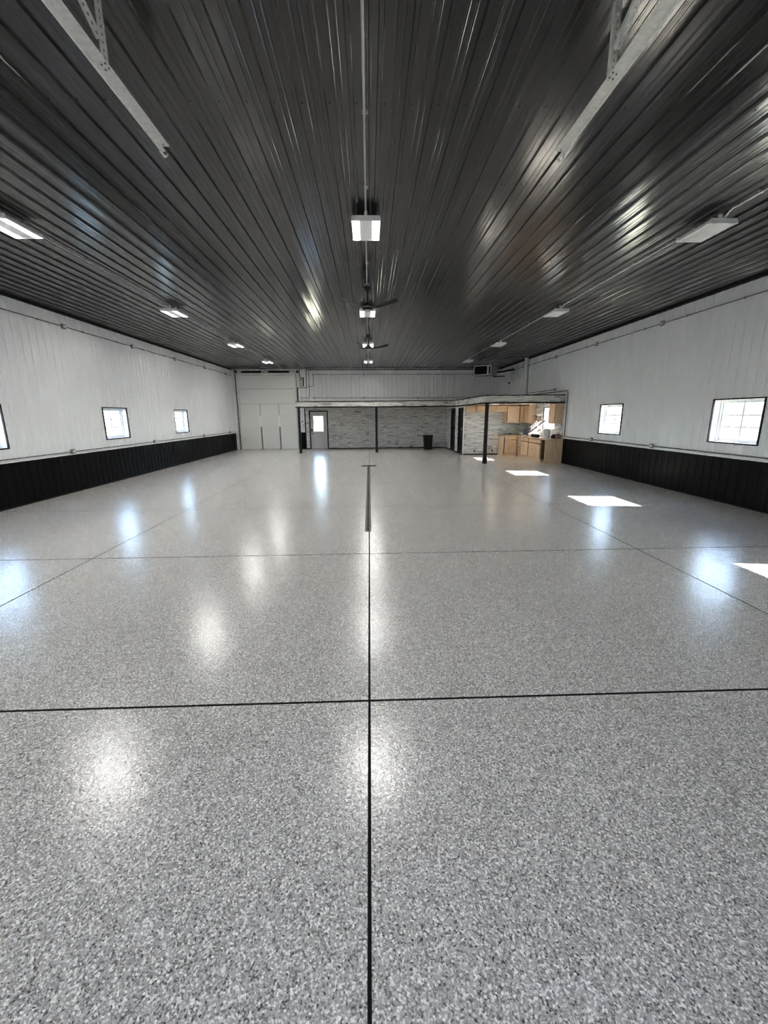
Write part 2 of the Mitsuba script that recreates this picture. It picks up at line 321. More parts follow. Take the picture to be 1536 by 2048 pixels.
# stone veneer: panels of three courses with uneven stones
def stone_panels(parent, M, u0, u1, z0, z1, holes=(), ph=0.152, pl=0.61, d0=0.012):
    r, row = random.Random(hash((round(u0*100), round(z0*100), round(M[0, 3]*10))) % 9973), 0
    z = z0
    while z < z1-0.02:
        zt = min(z+ph, z1); u = u0 - pl*r.random()
        while u < u1-0.01:
            a, b = max(u, u0), min(u+pl, u1); u += pl
            segs = [(a, b)]
            for h in holes:
                if h[2] < zt-0.01 and h[3] > z+0.01: segs = [q for (p_, q_) in segs for q in ((p_, min(q_, h[0])), (max(p_, h[1]), q_)) if q[1]-q[0] > 0.015]
            for a_, b_ in segs:
                ms = []
                nc = max(1, round((zt-z)/0.0507)); hz = (zt-z)/nc
                for c in range(nc):
                    x = a_
                    while x < b_-0.005:
                        w = r.uniform(0.12, 0.42); xe = b_ if b_-x-w < 0.08 else x+w
                        dpt = d0 + r.uniform(0.004, 0.026)
                        ms.append(box(x+0.001, xe-0.001, -dpt, 0, z+c*hz+0.0012, z+(c+1)*hz-0.0012)); x = xe
                put('stone_panel', move(cat(ms), M), 'stone', parent)
        z = zt
stone_panels(wb, frame((0, YB, 0), (1, 0, 0), (0, 1, 0)), -3.585, 4.35, 0.05, 2.28, [(DX0-0.05, DX1+0.05, 0, DZ+0.05)])
tag(put('baseboard_back', [box(-3.585, DX0-0.05, YB-0.05, YB, 0, 0.05, 0.003), box(DX1+0.05, 4.31, YB-0.05, YB, 0, 0.05, 0.003)], 'black'), 'black baseboard under the stone wall', 'trim', kind='structure')

# garage door
d2 = thing('door_2', 'tall white sectional garage door at the far left corner', 'garage door', kind='structure')
zs = [0.01, 0.62, 1.26, 1.89, 2.515, 3.32, GZ]
for k in range(6): put('section', box(GX0+0.005, GX1-0.005, YB+0.02, YB+0.065, zs[k]+(0.005 if k > 3 else 0.0006), zs[k+1]-(0.005 if k > 2 else 0.0006), 0.008 if k > 3 else 0.001), 'door_white', d2)
for x in (-6.10, -5.06):
    put('stile', [box(x-0.038, x+0.038, YB+0.008, YB+0.0195, 0.02, 1.255, 0.003)], 'boxgrey', d2); put('stile', [box(x-0.042, x+0.042, YB-0.012, YB+0.0195, 1.265, 1.885, 0.003)], 'stile_white', d2)
    put('stile', [box(x-0.038, x+0.038, YB+0.008, YB+0.0195, 1.895, 2.49, 0.003)], 'stile_grey', d2)
for z in zs[4:-1]: put('bottom_rail', box(GX0+0.01, GX1-0.01, YB+0.012, YB+0.019, z+0.004, z+0.022, 0.001), 'white', d2)
put('light_block', box(GX0+0.002, GX1-0.002, YB+0.0655, YB+0.075, 0.0, GZ+0.02), 'boxgrey', d2)  # added sheet: blocks daylight at the section gaps and shows dark in them
put('weather_seal', box(GX0+0.01, GX1-0.01, YB+0.01, YB+0.06, 0.0, 0.009), 'rubber', d2)
gt = thing('garage_door_track', 'metal garage door track running up the left side of the far door', 'track')
def vtrack(key, x):
    put('rail', tube(bent([(x, YB-0.06, 0.03), (x, YB-0.06, 4.12), (x, YB-0.55, 4.22)], 0.25), 0.026), 'conduit', key, smooth=40)
    put('angle', [box(x-0.06, x-0.01, YB-0.045, YB-0.038, 0.0, 4.0), box(x-0.06, x-0.054, YB-0.10, YB-0.038, 0.0, 4.0)], 'galv', key)
    for z in (0.4, 1.3, 2.2, 3.1): put('bracket', box(x-0.04, x+0.035, YB-0.06, YB-0.022, z, z+0.05, 0.004), 'boxgrey', key)
vtrack(gt, GX0-0.035)
gt2 = thing('garage_door_track', 'metal garage door track between the far door and the control box', 'track'); vtrack(gt2, GX1-0.05)
sp = thing('torsion_spring_shaft', 'steel shaft with two black torsion springs above the far garage door', 'spring')
put('shaft', tube([(GX0-0.12, YB-0.13, 4.21), (GX1+0.2, YB-0.13, 4.21)], 0.016), 'conduit', sp, smooth=40)
def coil(x0, x1):
    n = int((x1-x0)/0.022); t = np.linspace(0, 1, n*8+1)
    return tube(np.stack([x0+(x1-x0)*t, YB-0.13+0.046*np.cos(t*n*2*np.pi), 4.21+0.046*np.sin(t*n*2*np.pi)], 1), 0.0115, 5)
for a, b in ((-6.93, -5.88), (-5.50, -4.35)): put('spring', coil(a, b), 'black', sp, smooth=True)
put('centre_bracket', [box(-5.77, -5.60, YB-0.17, YB-0.041, 4.14, 4.28, 0.005)], 'conduit', sp)
for x in (GX0-0.02, GX1+0.06): put('cable_drum', lathe([(0.02, -0.04), (0.075, -0.04), (0.075, -0.03), (0.055, -0.025), (0.055, 0.02), (0.08, 0.03), (0.08, 0.04), (0.02, 0.04)]).apply_transform(frame((x, YB-0.13, 4.21), (0, 1, 0), (0, 0, 1), (1, 0, 0))), 'black', sp, smooth=30)
for x in (GX0-0.10, GX1+0.16): put('end_bracket', box(x-0.004, x+0.004, YB-0.19, YB-0.041, 4.10, 4.33, 0.002), 'black', sp)
ob = thing('door_opener_box', 'grey door operator control box beside the top of the garage door', 'control box')
put('back_plate', box(-3.835, -3.585, YB-0.05, YB-0.02, 3.45, 3.92, 0.005), 'black', ob)
put('housing', box(-3.835, -3.64, YB-0.16, YB-0.05, 3.47, 3.88, 0.012), 'display', ob)
put('knob', cyl((-3.735, YB-0.17, 3.77), 0.035, 0.03, axis='y'), 'black', ob, smooth=30); put('knob', cyl((-3.735, YB-0.17, 3.57), 0.03, 0.03, axis='y'), 'boxgrey', ob, smooth=30)
put('chain_wheel', lathe([(0.01, -0.015), (0.07, -0.015), (0.055, 0), (0.07, 0.015), (0.01, 0.015)]).apply_transform(frame((-3.79, YB-0.14, 4.02), (0, 1, 0), (0, 0, 1), (1, 0, 0))), 'steel', ob, smooth=30)
wp = thing('wall_station', 'white push button panel with black knob on the wall behind the left post', 'switch panel')
put('plate', box(-3.86, -3.68, YB-0.055, YB-0.02, 0.98, 1.66, 0.006), 'white_gloss', wp); put('knob', cyl((-3.77, YB-0.07, 1.55), 0.04, 0.03, axis='y'), 'black', wp, smooth=30)
for z in (1.36, 1.25, 1.14): put('button', cyl((-3.745, YB-0.062, z), 0.028, 0.02, axis='y'), 'boxgrey', wp, smooth=30)

# man door
d3 = thing('door_3', 'grey entry door with a bright half window in the stone wall', 'door', kind='structure')
put('frame', flat_frame(DX0-0.05, DX1+0.05, -0.08, DZ+0.05, 0.05, YB-0.06, YB+0.12, 0.004), 'black', d3)
gx0, gx1, gz0, gz1 = -3.155, -2.60, 0.985, 1.845
dy0, dy1 = YB-0.01, YB+0.035
lf = put('leaf', [box(DX0+0.004, gx0, dy0, dy1, 0.012, DZ-0.004, 0.002), box(gx1, DX1-0.004, dy0, dy1, 0.012, DZ-0.004, 0.002), box(gx0, gx1, dy0, dy1, 0.012, gz0, 0.002), box(gx0, gx1, dy0, dy1, gz1, DZ-0.004, 0.002)], 'grey_door', d3)
put('window_bead', flat_frame(gx0-0.02, gx1+0.02, gz0-0.02, gz1+0.02, 0.03, dy0-0.012, dy0, 0.003), 'white', lf)
put('pane', trimesh.Trimesh([(gx0, dy0+0.02, gz0), (gx1, dy0+0.02, gz0), (gx1, dy0+0.02, gz1), (gx0, dy0+0.02, gz1)], [[0, 1, 2], [0, 2, 3]], process=False), 'pane', lf)
put('deadbolt', [box(-3.30, -3.225, dy0-0.03, dy0, 1.0, 1.14, 0.008)], 'black', lf)
put('lever', [cyl((-3.262, dy0-0.02, 0.87), 0.03, 0.04, axis='y'), box(-3.27, -3.15, dy0-0.055, dy0-0.035, 0.86, 0.88, 0.005)], 'black', lf)
put('stop', [box(DX0, DX0+0.02, dy1+0.001, dy1+0.02, 0.012, DZ), box(DX1-0.02, DX1, dy1+0.001, dy1+0.02, 0.012, DZ), box(DX0+0.02, DX1-0.02, dy1+0.001, dy1+0.02, DZ-0.025, DZ)], 'black', d3)
put('threshold', box(DX0, DX1, YB-0.04, YB+0.10, 0.0, 0.012, 0.003), 'steel', d3)

# ------------------------------------------------------------------ loft over the back strip and the kitchen, and the small room under it
LX, LY, KY, KX = -3.62, 21.65, 16.10, 4.35
LZ0, LZ1 = 2.29, 2.555
lo = thing('loft', 'low loft deck with whitewashed stone fascia over the kitchen and back strip', 'loft', kind='structure')
put('deck', [box(LX, KX, LY+0.04, YB-0.03, LZ0, LZ1-0.02), box(KX+0.04, XR-0.02, KY+0.04, YB-0.03, LZ0, LZ1-0.02)], 'soffit', lo)
stone_panels(lo, frame((0, LY+0.04, 0), (1, 0, 0), (0, 1, 0)), LX, KX, LZ0+0.01, LZ1-0.015, ph=0.118, pl=0.9, d0=0.006)
stone_panels(lo, frame((KX+0.04, 0, 0), (0, -1, 0), (1, 0, 0)), -LY-0.04, -KY-0.0, LZ0+0.01, LZ1-0.015, ph=0.118, pl=0.9, d0=0.006)
stone_panels(lo, frame((0, KY+0.04, 0), (1, 0, 0), (0, 1, 0)), KX+0.0, XR-0.03, LZ0+0.01, LZ1-0.015, ph=0.118, pl=0.9, d0=0.006)
for z0, z1, nm in ((LZ0-0.045, LZ0+0.008, 'bottom_trim'), (LZ1-0.018, LZ1+0.01, 'top_trim')):
    put(nm, [box(LX-0.04, KX-0.02, LY-0.02, LY+0.08, z0, z1, 0.003), box(KX-0.02, KX+0.07, KY-0.02, LY+0.08, z0, z1, 0.003), box(KX+0.07, XR-0.035, KY-0.02, KY+0.08, z0, z1, 0.003)], 'black', lo)
for x, y, lb in ((-3.50, 21.66, 'black square post at the left end of the loft'), (0.36, 21.62, 'black square post under the middle of the loft'), (4.44, 16.16, 'black square post under the loft corner by the kitchen')):
    p = thing('support_post', lb, 'post')
    w = 0.058
    put('shaft', box(x-w, x+w, y-w, y+w, 0.012, LZ0-0.046, 0.006), 'black', p); put('base_plate', box(x-0.085, x+0.085, y-0.085, y+0.085, 0.0, 0.012, 0.003), 'black', p)
    if x > 4: put('foot_sleeve', box(x-0.075, x+0.075, y-0.075, y+0.075, 0.012, 0.21, 0.006), 'black', p)

# small room: side wall with two black doors, front wall clad in stone
DOORS = ((19.90, 20.90), (21.73, 22.74))
wr = thing('wall_inner', 'inner side wall of the small room beside the kitchen with two black doors', 'wall', kind='structure')
Y0 = 19.80
put('core', [box(KX+0.05, KX+0.15, Y0+0.05, DOORS[0][0], 0, LZ0), box(KX+0.05, KX+0.15, DOORS[0][1], DOORS[1][0], 0, LZ0), box(KX+0.05, KX+0.15, DOORS[1][1], YB-0.02, 0, LZ0)] +
    [box(KX+0.05, KX+0.15, a, b, 2.15, LZ0) for a, b in DOORS], 'shell', wr)
stone_panels(wr, frame((KX+0.05, 0, 0), (0, -1, 0), (1, 0, 0)), -YB+0.06, -Y0-0.01, 0.05, LZ0, [(-b-0.02, -a+0.02, 0, 2.17) for a, b in DOORS])
put('corner_trim', box(KX+0.012, KX+0.055, Y0-0.012, Y0+0.03, 0.0, LZ0, 0.004), 'white', wr)
put('base_trim', [box(KX+0.01, KX+0.05, DOORS[1][1], YB-0.06, 0.0, 0.05), box(KX+0.01, KX+0.05, DOORS[0][1], DOORS[1][0], 0.0, 0.05)], 'black', wr)
for n, (a, b), lb in ((4, DOORS[0], 'near black flush door with a bright knob in the inner side wall'), (5, DOORS[1], 'far black flush door in the inner side wall')):
    d = thing(f'door_{n}', lb, 'door', kind='structure')
    put('frame', [box(KX+0.0, KX+0.13, a-0.02, a+0.03, 0, 2.17, 0.003), box(KX+0.0, KX+0.13, b-0.03, b+0.02, 0, 2.17, 0.003), box(KX+0.0, KX+0.13, a+0.03, b-0.03, 2.12, 2.17, 0.003)], 'black', d)
    q = put('leaf', box(KX+0.05, KX+0.09, a+0.033, b-0.033, 0.012, 2.117, 0.003), 'black', d)
    if n == 4: put('knob', lathe([(0.0, 0.0), (0.03, 0.0), (0.03, 0.008), (0.014, 0.012), (0.014, 0.03), (0.03, 0.042), (0.036, 0.055), (0.028, 0.068), (0.0, 0.072)]).apply_transform(frame((KX+0.05, 20.07, 1.20), (0, 0, 1), (0, 1, 0), (-1, 0, 0))), 'chrome', q, smooth=40, label='bright round knob')
    else: put('knob', lathe([(0.0, 0.0), (0.03, 0.0), (0.014, 0.012), (0.014, 0.03), (0.032, 0.045), (0.028, 0.068), (0.0, 0.072)]).apply_transform(frame((KX+0.05, 21.88, 1.02), (0, 0, 1), (0, 1, 0), (-1, 0, 0))), 'black', q, smooth=40)
solo('light_switch', [box(KX+0.004, KX+0.014, 23.29, 23.37, 1.38, 1.50, 0.003), box(KX-0.004, KX+0.004, 23.32, 23.34, 1.42, 1.46, 0.002)], 'white', 'white light switch on the inner wall left of the far black door', 'light switch')
wk = thing('wall_kitchen', 'kitchen back wall clad in whitewashed stone panels', 'wall', kind='structure')
put('core', box(KX+0.15, XR-0.01, Y0+0.05, Y0+0.15, 0, LZ0), 'shell', wk)
stone_panels(wk, frame((0, Y0+0.05, 0), (1, 0, 0), (0, 1, 0)), KX+0.056, XR-0.05, 0.05, LZ0)
put('base_trim', box(KX+0.056, 6.03, Y0-0.0, Y0+0.05, 0.0, 0.05), 'black', wk)
ws = thing('wall_kitchen_side', 'right kitchen wall clad in stone panels round the window', 'wall', kind='structure')
put('core', [box(XR-0.018, XR-0.014, KY+0.05, Y0+0.04, 0.0, WZ0-0.02), box(XR-0.018, XR-0.014, KY+0.05, Y0+0.04, WZ1+0.02, LZ0)] + [box(XR-0.018, XR-0.014, a, b, WZ0-0.02, WZ1+0.02) for a, b in ((KY+0.05, WRY[3]-WHALF-0.02), (WRY[3]+WHALF+0.02, Y0+0.04))], 'shell', ws)
stone_panels(ws, frame((XR-0.018, 0, 0), (0, -1, 0), (1, 0, 0)), -Y0, -KY-0.05, 0.93, LZ0, [(-WRY[3]-WHALF-0.015, -WRY[3]+WHALF+0.015, WZ0-0.015, WZ1+0.015)], d0=0.004)
for x, lb in ((4.94, 'dark wall outlet low on the stone wall left of the kitchen post'), (5.78, 'dark wall outlet low on the stone wall right of the kitchen post')):
    o = thing('wall_outlet', lb, 'outlet'); put('plate', box(x-0.06, x+0.06, Y0-0.0, Y0+0.02, 0.11, 0.26, 0.004), 'white', o); put('socket', box(x-0.035, x+0.035, Y0-0.012, Y0-0.0, 0.135, 0.235, 0.003), 'black', o)

# ------------------------------------------------------------------ ceiling lights, their conduits, fans
ROWS = {'left': -4.60, 'centre': -0.005, 'right': 4.62}
FY = (1.60, 6.28, 10.98, 15.70, 20.40)
LZ = ZC - 0.155                                  # underside of a lamp
def bulge(x):                                     # frosted lens, rounded downwards
    pts = [(x+0.044*t, 0.004-0.011*(1-t*t)) for t in np.linspace(-1, 1, 11)] + [(x+0.044, 0.009), (x-0.044, 0.009)]
    m = trimesh.creation.extrude_polygon(Polygon(pts), 0.594); m.apply_transform(frame((0, 0.297, 0), (1, 0, 0), (0, 0, 1), (0, -1, 0))); return m
def lamp_parts():
    d = {}
    prof = [(-0.185, 0.0), (-0.185, 0.012), (-0.165, 0.05), (-0.085, 0.062), (0.085, 0.062), (0.165, 0.05), (0.185, 0.012), (0.185, 0.0), (0.179, 0.0), (0.178, 0.010), (0.085, 0.010), (0.080, 0.001), (-0.080, 0.001), (-0.085, 0.010), (-0.178, 0.010), (-0.179, 0.0)]
    h = trimesh.creation.extrude_polygon(Polygon(prof), 0.60); h.apply_transform(frame((0, 0.30, 0), (1, 0, 0), (0, 0, 1), (0, -1, 0)))
    d['housing'] = (h, 'lamp_body')
    ends = []
    for s in (-1, 1):
        e = trimesh.creation.extrude_polygon(Polygon([(-0.187, -0.001), (0.187, -0.001), (0.187, 0.04), (0.17, 0.060), (-0.17, 0.060), (-0.187, 0.04)]), 0.010)
        e.apply_transform(frame((0, 0.30*s + (0.010 if s > 0 else 0.0), 0), (1, 0, 0), (0, 0, 1), (0, -1, 0))); ends.append(e)
    d['end_plate'] = (ends[0], 'lamp_body'); d['end_plate_001'] = (ends[1], 'lamp_body')
    for k, s in enumerate((-1, 1)):
        d['lens' + ('_001' if k else '')] = (bulge(s*0.131), 'lens')
    d['hanger'] = (cat([box(-0.02, 0.02, -0.24, -0.21, 0.06, 0.136), box(-0.02, 0.02, 0.21, 0.24, 0.06, 0.136), box(-0.06, 0.06, -0.26, 0.26, 0.06, 0.068, 0.002)]), 'lamp_body')
    d['conduit_whip'] = (tube(bent([(0.0, -0.46, 0.124), (0.0, -0.40, 0.122), (0.0, -0.315, 0.07), (0.0, -0.296, 0.07)], 0.04, 5), 0.011, 8), 'conduit')
    return d
LP = {k: (mikit.ply(m, 'mat_'+('lens_off' if mt == 'lens' else mt), smooth=25), mt) for k, (m, mt) in lamp_parts().items()}
ORD = ('nearest the camera', 'nearest in the photo', 'second in the photo', 'third', 'farthest')
TXT = {('left', 1): 'lit twin strip ceiling light cut by the left edge of the photo', ('left', 2): 'lit ceiling light of the left row, second from the camera', ('left', 3): 'lit ceiling light of the left row, third from the camera', ('left', 4): 'lit ceiling light of the left row, above the garage door',
       ('centre', 1): 'large lit twin strip ceiling light in front of the nearer fan', ('centre', 2): 'lit ceiling light just behind the nearer fan', ('centre', 3): 'lit ceiling light just behind the farther fan', ('centre', 4): 'lit ceiling light of the centre row nearest the far wall',
       ('right', 1): 'unlit white ceiling light near the right edge of the photo', ('right', 2): 'unlit white ceiling light of the right row, second from the camera', ('right', 3): 'unlit white ceiling light of the right row, third from the camera', ('right', 4): 'unlit white ceiling light left of the corner heater'}
for row, x in ROWS.items():
    for k, y in enumerate(FY):
        t = thing('ceiling_light', TXT.get((row, k), f'ceiling light of the {row} row overhead of the camera, outside the photo'), 'ceiling light', f'{row} row of ceiling lights')
        for part, (d, mt) in LP.items():
            e = dict(d); 
            if mt == 'lens' and row != 'right': e = {**d, 'bsdf': {'type': 'ref', 'id': 'mat_lens_on'}, 'emitter': {'type': 'area', 'radiance': {'type': 'rgb', 'value': [LAMP*1.0, LAMP*0.98, LAMP*0.94]}}}
            put(part, e, None, t, to=T().translate([x, y, LZ]), label='lit white lens' if mt == 'lens' and row != 'right' else None)
    c = thing('ceiling_conduit', f'thin metal conduit along the {row} row of ceiling lights', 'conduit')
    ends = [YF] + [v for y in FY for v in (y-0.46, y+0.31)] + [YB-0.12]
    if row == 'centre': ends = [YF] + [v for y in FY for v in (y-0.46, y+0.31)] + [21.5]
    zc = ZC - 0.035
    for a, b in zip(ends[::2], ends[1::2]):
        if row == 'centre':
            for fy in (9.05, 14.15):
                if a < fy < b: put('pipe', tube([(x, a, zc), (x, fy-0.09, zc)], 0.0125, 8), 'conduit', c, smooth=40); a = fy+0.09
        put('pipe', tube([(x, a, zc), (x, b, zc)], 0.0125, 8), 'conduit', c, smooth=40)
    for y in np.arange(0.6, 21, 1.22 if row == 'centre' else 2.44):
        if min(abs(y-f) for f in FY) > 0.5 and min(abs(y-f) for f in (9.05, 14.15)) > 0.2: put('strap', [box(x-0.02, x+0.03, y-0.008, y+0.008, zc+0.008, zc+0.03), cyl((x+0.03, y, zc+0.006), 0.007, 0.012, 6)], 'conduit', c)
    put('junction_box', box(x-0.05, x+0.05, YB-0.17, YB-0.08, ZC-0.07, ZC-0.02, 0.006), 'boxgrey', c) if row == 'left' else None

def fan(x, y, rot, lb):
    f = thing('ceiling_fan', lb, 'fan', 'black three blade ceiling fans')
    top = ZC - 0.022
    put('mount_box', box(x-0.055, x+0.055, y-0.055, y+0.055, top-0.05, top, 0.006), 'boxgrey', f)
    put('canopy', lathe([(0.0, 0.0), (0.06, 0.0), (0.072, -0.012), (0.066, -0.05), (0.035, -0.085), (0.0, -0.09)], (x, y, top-0.05)), 'fan', f, smooth=35)
    put('downrod', tube([(x, y, top-0.13), (x, y, 4.02)], 0.014, 10), 'fan', f, smooth=40)
    m = put('motor', lathe([(0.0, 4.03), (0.03, 4.03), (0.04, 3.995), (0.085, 3.985), (0.105, 3.965), (0.105, 3.915), (0.085, 3.895), (0.0, 3.89)], (x, y, 0)), 'fan', f, smooth=35)
    put('motor_ring', lathe([(0.098, 3.935), (0.108, 3.94), (0.108, 3.946), (0.098, 3.95)], (x, y, 0)), 'chrome', m, smooth=True)
    put('hub_cap', lathe([(0.0, 3.865), (0.05, 3.868), (0.068, 3.89), (0.0, 3.891)], (x, y, 0)), 'chrome', f, smooth=35)
    for k in range(3):
        out = Polygon([(0.17, -0.035), (0.24, -0.052), (0.56, -0.070), (0.60, -0.066), (0.625, -0.045), (0.63, 0.0), (0.625, 0.045), (0.60, 0.066), (0.56, 0.070), (0.24, 0.052), (0.17, 0.035)])
        b = trimesh.creation.extrude_polygon(out, 0.006); b.apply_translation((0, 0, -0.003))
        b.apply_transform(trimesh.transformations.rotation_matrix(math.radians(-14), [1, 0, 0]))
        v = b.vertices; v[:, 2] += 0.09*np.clip((v[:, 0]-0.12)/0.5, 0, 1)**1.5
        arm = cat([box(0.07, 0.20, -0.016, 0.016, -0.006, 0.004, 0.002)])
        M = rotz(math.radians(rot + 120*k), (x, y, 3.93))
        bl = put('blade', move(b, M), 'fan', f); put('blade_arm', move(arm, M), 'fan', bl)
fan(0.0, 9.05, -24, 'nearer black ceiling fan hanging in front of the second centre light')
fan(0.01, 14.15, -4, 'farther black ceiling fan hanging in front of the third centre light')

# ------------------------------------------------------------------ overhead door tracks above the camera
for s, nm in ((-1, 'left'), (1, 'right')):
    x, z, ye = 1.655*s, 3.985, 4.10
    t = thing('overhead_door_track', f'galvanised horizontal door track with perforated hangers, upper {nm} of the photo', 'track', 'horizontal door tracks under the ceiling')
    # rounded channel, open towards the door
    arc = [(0.030*math.cos(a), 0.026*math.sin(a)) for a in np.linspace(-2.4, 2.4, 13)]
    prof = arc + [(0.8*px, 0.8*pz) for px, pz in arc[::-1]]
    ch = trimesh.creation.extrude_polygon(Polygon(prof), ye-YF-0.5); ch.apply_transform(frame((x+s*0.012, ye, z+0.02), (s, 0, 0), (0, 0, 1), (0, -1, 0)))
    if np.linalg.det(frame((0, 0, 0), (s, 0, 0), (0, 0, 1), (0, -1, 0))[:3, :3]) < 0: ch.invert()
    put('channel', ch, 'galv', t, smooth=30)
    put('end_roll', tube(bent([(x+s*0.03, ye-0.005, z-0.002), (x+s*0.03, ye+0.075, z-0.004), (x+s*0.02, ye+0.10, z+0.03)], 0.04), 0.009, 8), 'galv', t, smooth=40)
    # broad angle beside it
    put('angle', [box(min(x-s*0.075, x+s*0.0), max(x-s*0.075, x+s*0.0), YF+0.1, ye-0.07, z-0.004, z+0.0, 0.001), box(min(x-s*0.004, x), max(x-s*0.004, x), YF+0.1, ye-0.07, z, z+0.06, 0.001)], 'galv', t)
    def holed(p, q, wdir):                          # perforated strap from p to q
        p, q = np.array(p, float), np.array(q, float); L = np.linalg.norm(q-p); d = (q-p)/L; wd = np.array(wdir, float); wd -= d*(wd@d); wd /= np.linalg.norm(wd)
        poly = sbox(0, -0.019, L, 0.019)
        for k in np.arange(0.03, L-0.02, 0.04): poly = poly.difference(sbox(k-0.008, -0.004, k+0.008, 0.004))
        m = trimesh.creation.extrude_polygon(poly, 0.003); m.apply_transform(frame(p, d, wd, np.cross(d, wd)))
        n = np.cross(d, wd); poly2 = sbox(0, 0.0, L, 0.034)
        for k in np.arange(0.03, L-0.02, 0.04): poly2 = poly2.difference(sbox(k-0.008, 0.016, k+0.008, 0.024))
        m2 = trimesh.creation.extrude_polygon(poly2, 0.003); m2.apply_transform(frame(p-wd*0.019, d, n, np.cross(d, n)))
        return cat([m, m2])
    xh = 1.60*s
    put('hanger', holed((xh, 3.215, z), (xh, 3.215, ZC-0.02), (1, 0, 0)), 'galv', t)
    put('brace', holed((xh-s*0.002, 3.18, z+0.10), (xh-s*0.002, 2.62, ZC-0.02), (1, 0, 0)), 'galv', t)
    put('hanger', holed((xh, 0.60, z), (xh, 0.60, ZC-0.02), (1, 0, 0)), 'galv', t)
    for dx, dy in ((0, 0), (0.028, 0.012), (0.0, 0.04), (0.028, 0.052)): put('bolt', cyl((xh-s*(0.005-dx), 3.20+dy, z-0.006), 0.006, 0.008, 6), 'steel', t)
    put('bolt', cyl((xh+s*0.02, ye-0.10, z-0.006), 0.006, 0.008, 6), 'steel', t)

# ------------------------------------------------------------------ conduit on the walls
def conduit(label, runs, r=0.0115, boxes=(), straps=(), nrm=(1, 0, 0), bs=0.058):
    c = thing('wall_conduit', label, 'conduit')
    for pts in runs: put('pipe', tube(bent(pts, 0.10, 5), r, 8), 'pipe_grey', c, smooth=40)
    n = np.array(nrm, float); side = np.abs(np.cross(n, (0, 0, 1)))
    for p in boxes:
        p = np.array(p, float); h = side*bs + np.array((0, 0, bs)) + np.abs(n)*0.027
        b = put('junction_box', box(*[v for i in range(3) for v in (p[i]-h[i], p[i]+h[i])], 0.006), 'boxgrey', c)
        q = p + n*0.030; 
        for sgn in (-1, 1):
            o = q + side*0.024*sgn + n*0.002; hh = side*0.017 + np.array((0, 0, 0.024)) + np.abs(n)*0.004
            put('socket', box(*[v for i in range(3) for v in (o[i]-hh[i], o[i]+hh[i])], 0.003), 'white', b)
    for p in straps:
        p = np.array(p, float); h = side*0.012 + np.array((0, 0, 0.024)) + np.abs(n)*0.014
        put('strap', box(*[v for i in range(3) for v in (p[i]-h[i], p[i]+h[i])], 0.003), 'boxgrey', c)
def seg(a, b, ybox, X, z, gap=0.05):
    ys_ = [a] + [v for y in ybox for v in (y-gap, y+gap)] + [b]
    return [[(X, p, z), (X, q, z)] for p, q in zip(ys_[::2], ys_[1::2])]
xl, xr = XL+0.034, XR-0.034
LU, LL = (5.3, 8.3, 11.37, 14.45, 17.46, 20.5, 23.38), (6.9, 10.94, 15.12, 19.62, 23.27)
RU, RL = (5.0, 8.0, 11.07, 14.18, 17.23, 20.70), (6.5, 10.86, 13.92)
conduit('thin conduit with outlet boxes running high along the left wall', seg(YF, 24.2, LU, xl, 4.04), boxes=[(xl, y, 4.04) for y in LU], straps=[(xl, y, 4.04) for y in np.arange(9.0, 24, 1.53)], nrm=(1, 0, 0))
conduit('thin conduit with outlet boxes along the ledge of the left wall', seg(YF, 24.2, LL, xl+0.004, 1.015), boxes=[(xl+0.004, y, 1.02) for y in LL], nrm=(1, 0, 0))
conduit('thin conduit with outlet boxes running high along the right wall', seg(YF, 22.4, RU, xr, 4.045), boxes=[(xr, y, 4.045) for y in RU], straps=[(xr, y, 4.045) for y in np.arange(8.7, 22, 1.53)], nrm=(-1, 0, 0))
conduit('thin conduit with outlet boxes along the ledge of the right wall', seg(YF, 15.8, RL, xr-0.004, 1.015)[:-1] + [[(xr-0.004, 13.97, 1.015), (xr-0.004, 15.93, 1.015), (xr-0.004, 15.93, 2.70), (xr-0.004, 19.9, 2.70)]], boxes=[(xr-0.004, y, 1.02) for y in RL], nrm=(-1, 0, 0), r=0.015)
conduit('short conduit with a box on the right wall above the loft', [[(xr, 17.10, 2.80), (xr, 20.45, 2.80)]], boxes=[(xr, 17.10, 2.80), (xr, 20.50, 2.80)], nrm=(-1, 0, 0), bs=0.05)
yc = YB-0.036
conduit('conduit with white outlet boxes running high along the far wall', [[(-2.25, yc, 2.825), (-2.25, yc, 2.825+0.001), (-2.25, yc, 2.826)]][:0] + [[(-3.06, yc, 4.07), (-0.31, yc, 4.065)], [(-0.21, yc, 4.065), (2.73, yc, 4.055)], [(2.83, yc, 4.055), (5.75, yc, 4.04)]], boxes=[(-3.06, yc, 4.07), (-0.26, yc, 4.065), (2.78, yc, 4.055), (5.8, yc, 4.04)], nrm=(0, -1, 0), bs=0.05)
conduit('conduit with outlet boxes along the far wall just above the loft', [[(-3.0, yc, 2.82), (-0.33, yc, 2.815)], [(-0.23, yc, 2.815), (2.73, yc, 2.80)], [(2.83, yc, 2.80), (7.3, yc, 2.80)]], boxes=[(-3.05, yc, 2.82), (-0.28, yc, 2.815), (2.78, yc, 2.80)], nrm=(0, -1, 0), bs=0.05)
conduit('bent conduit drop from the ceiling beside the door control box', [[(-3.30, yc, ZC-0.10), (-3.30, yc, 2.83), (-3.68, yc, 2.83)], [(-3.06, yc, 4.02), (-3.06, yc, 3.44), (-3.40, yc, 3.44)]], boxes=[(-3.74, yc, 2.83)], nrm=(0, -1, 0), bs=0.05)
pv = thing('vent_pipe', 'white vertical vent pipe from the loft to the ceiling on the right wall', 'pipe')
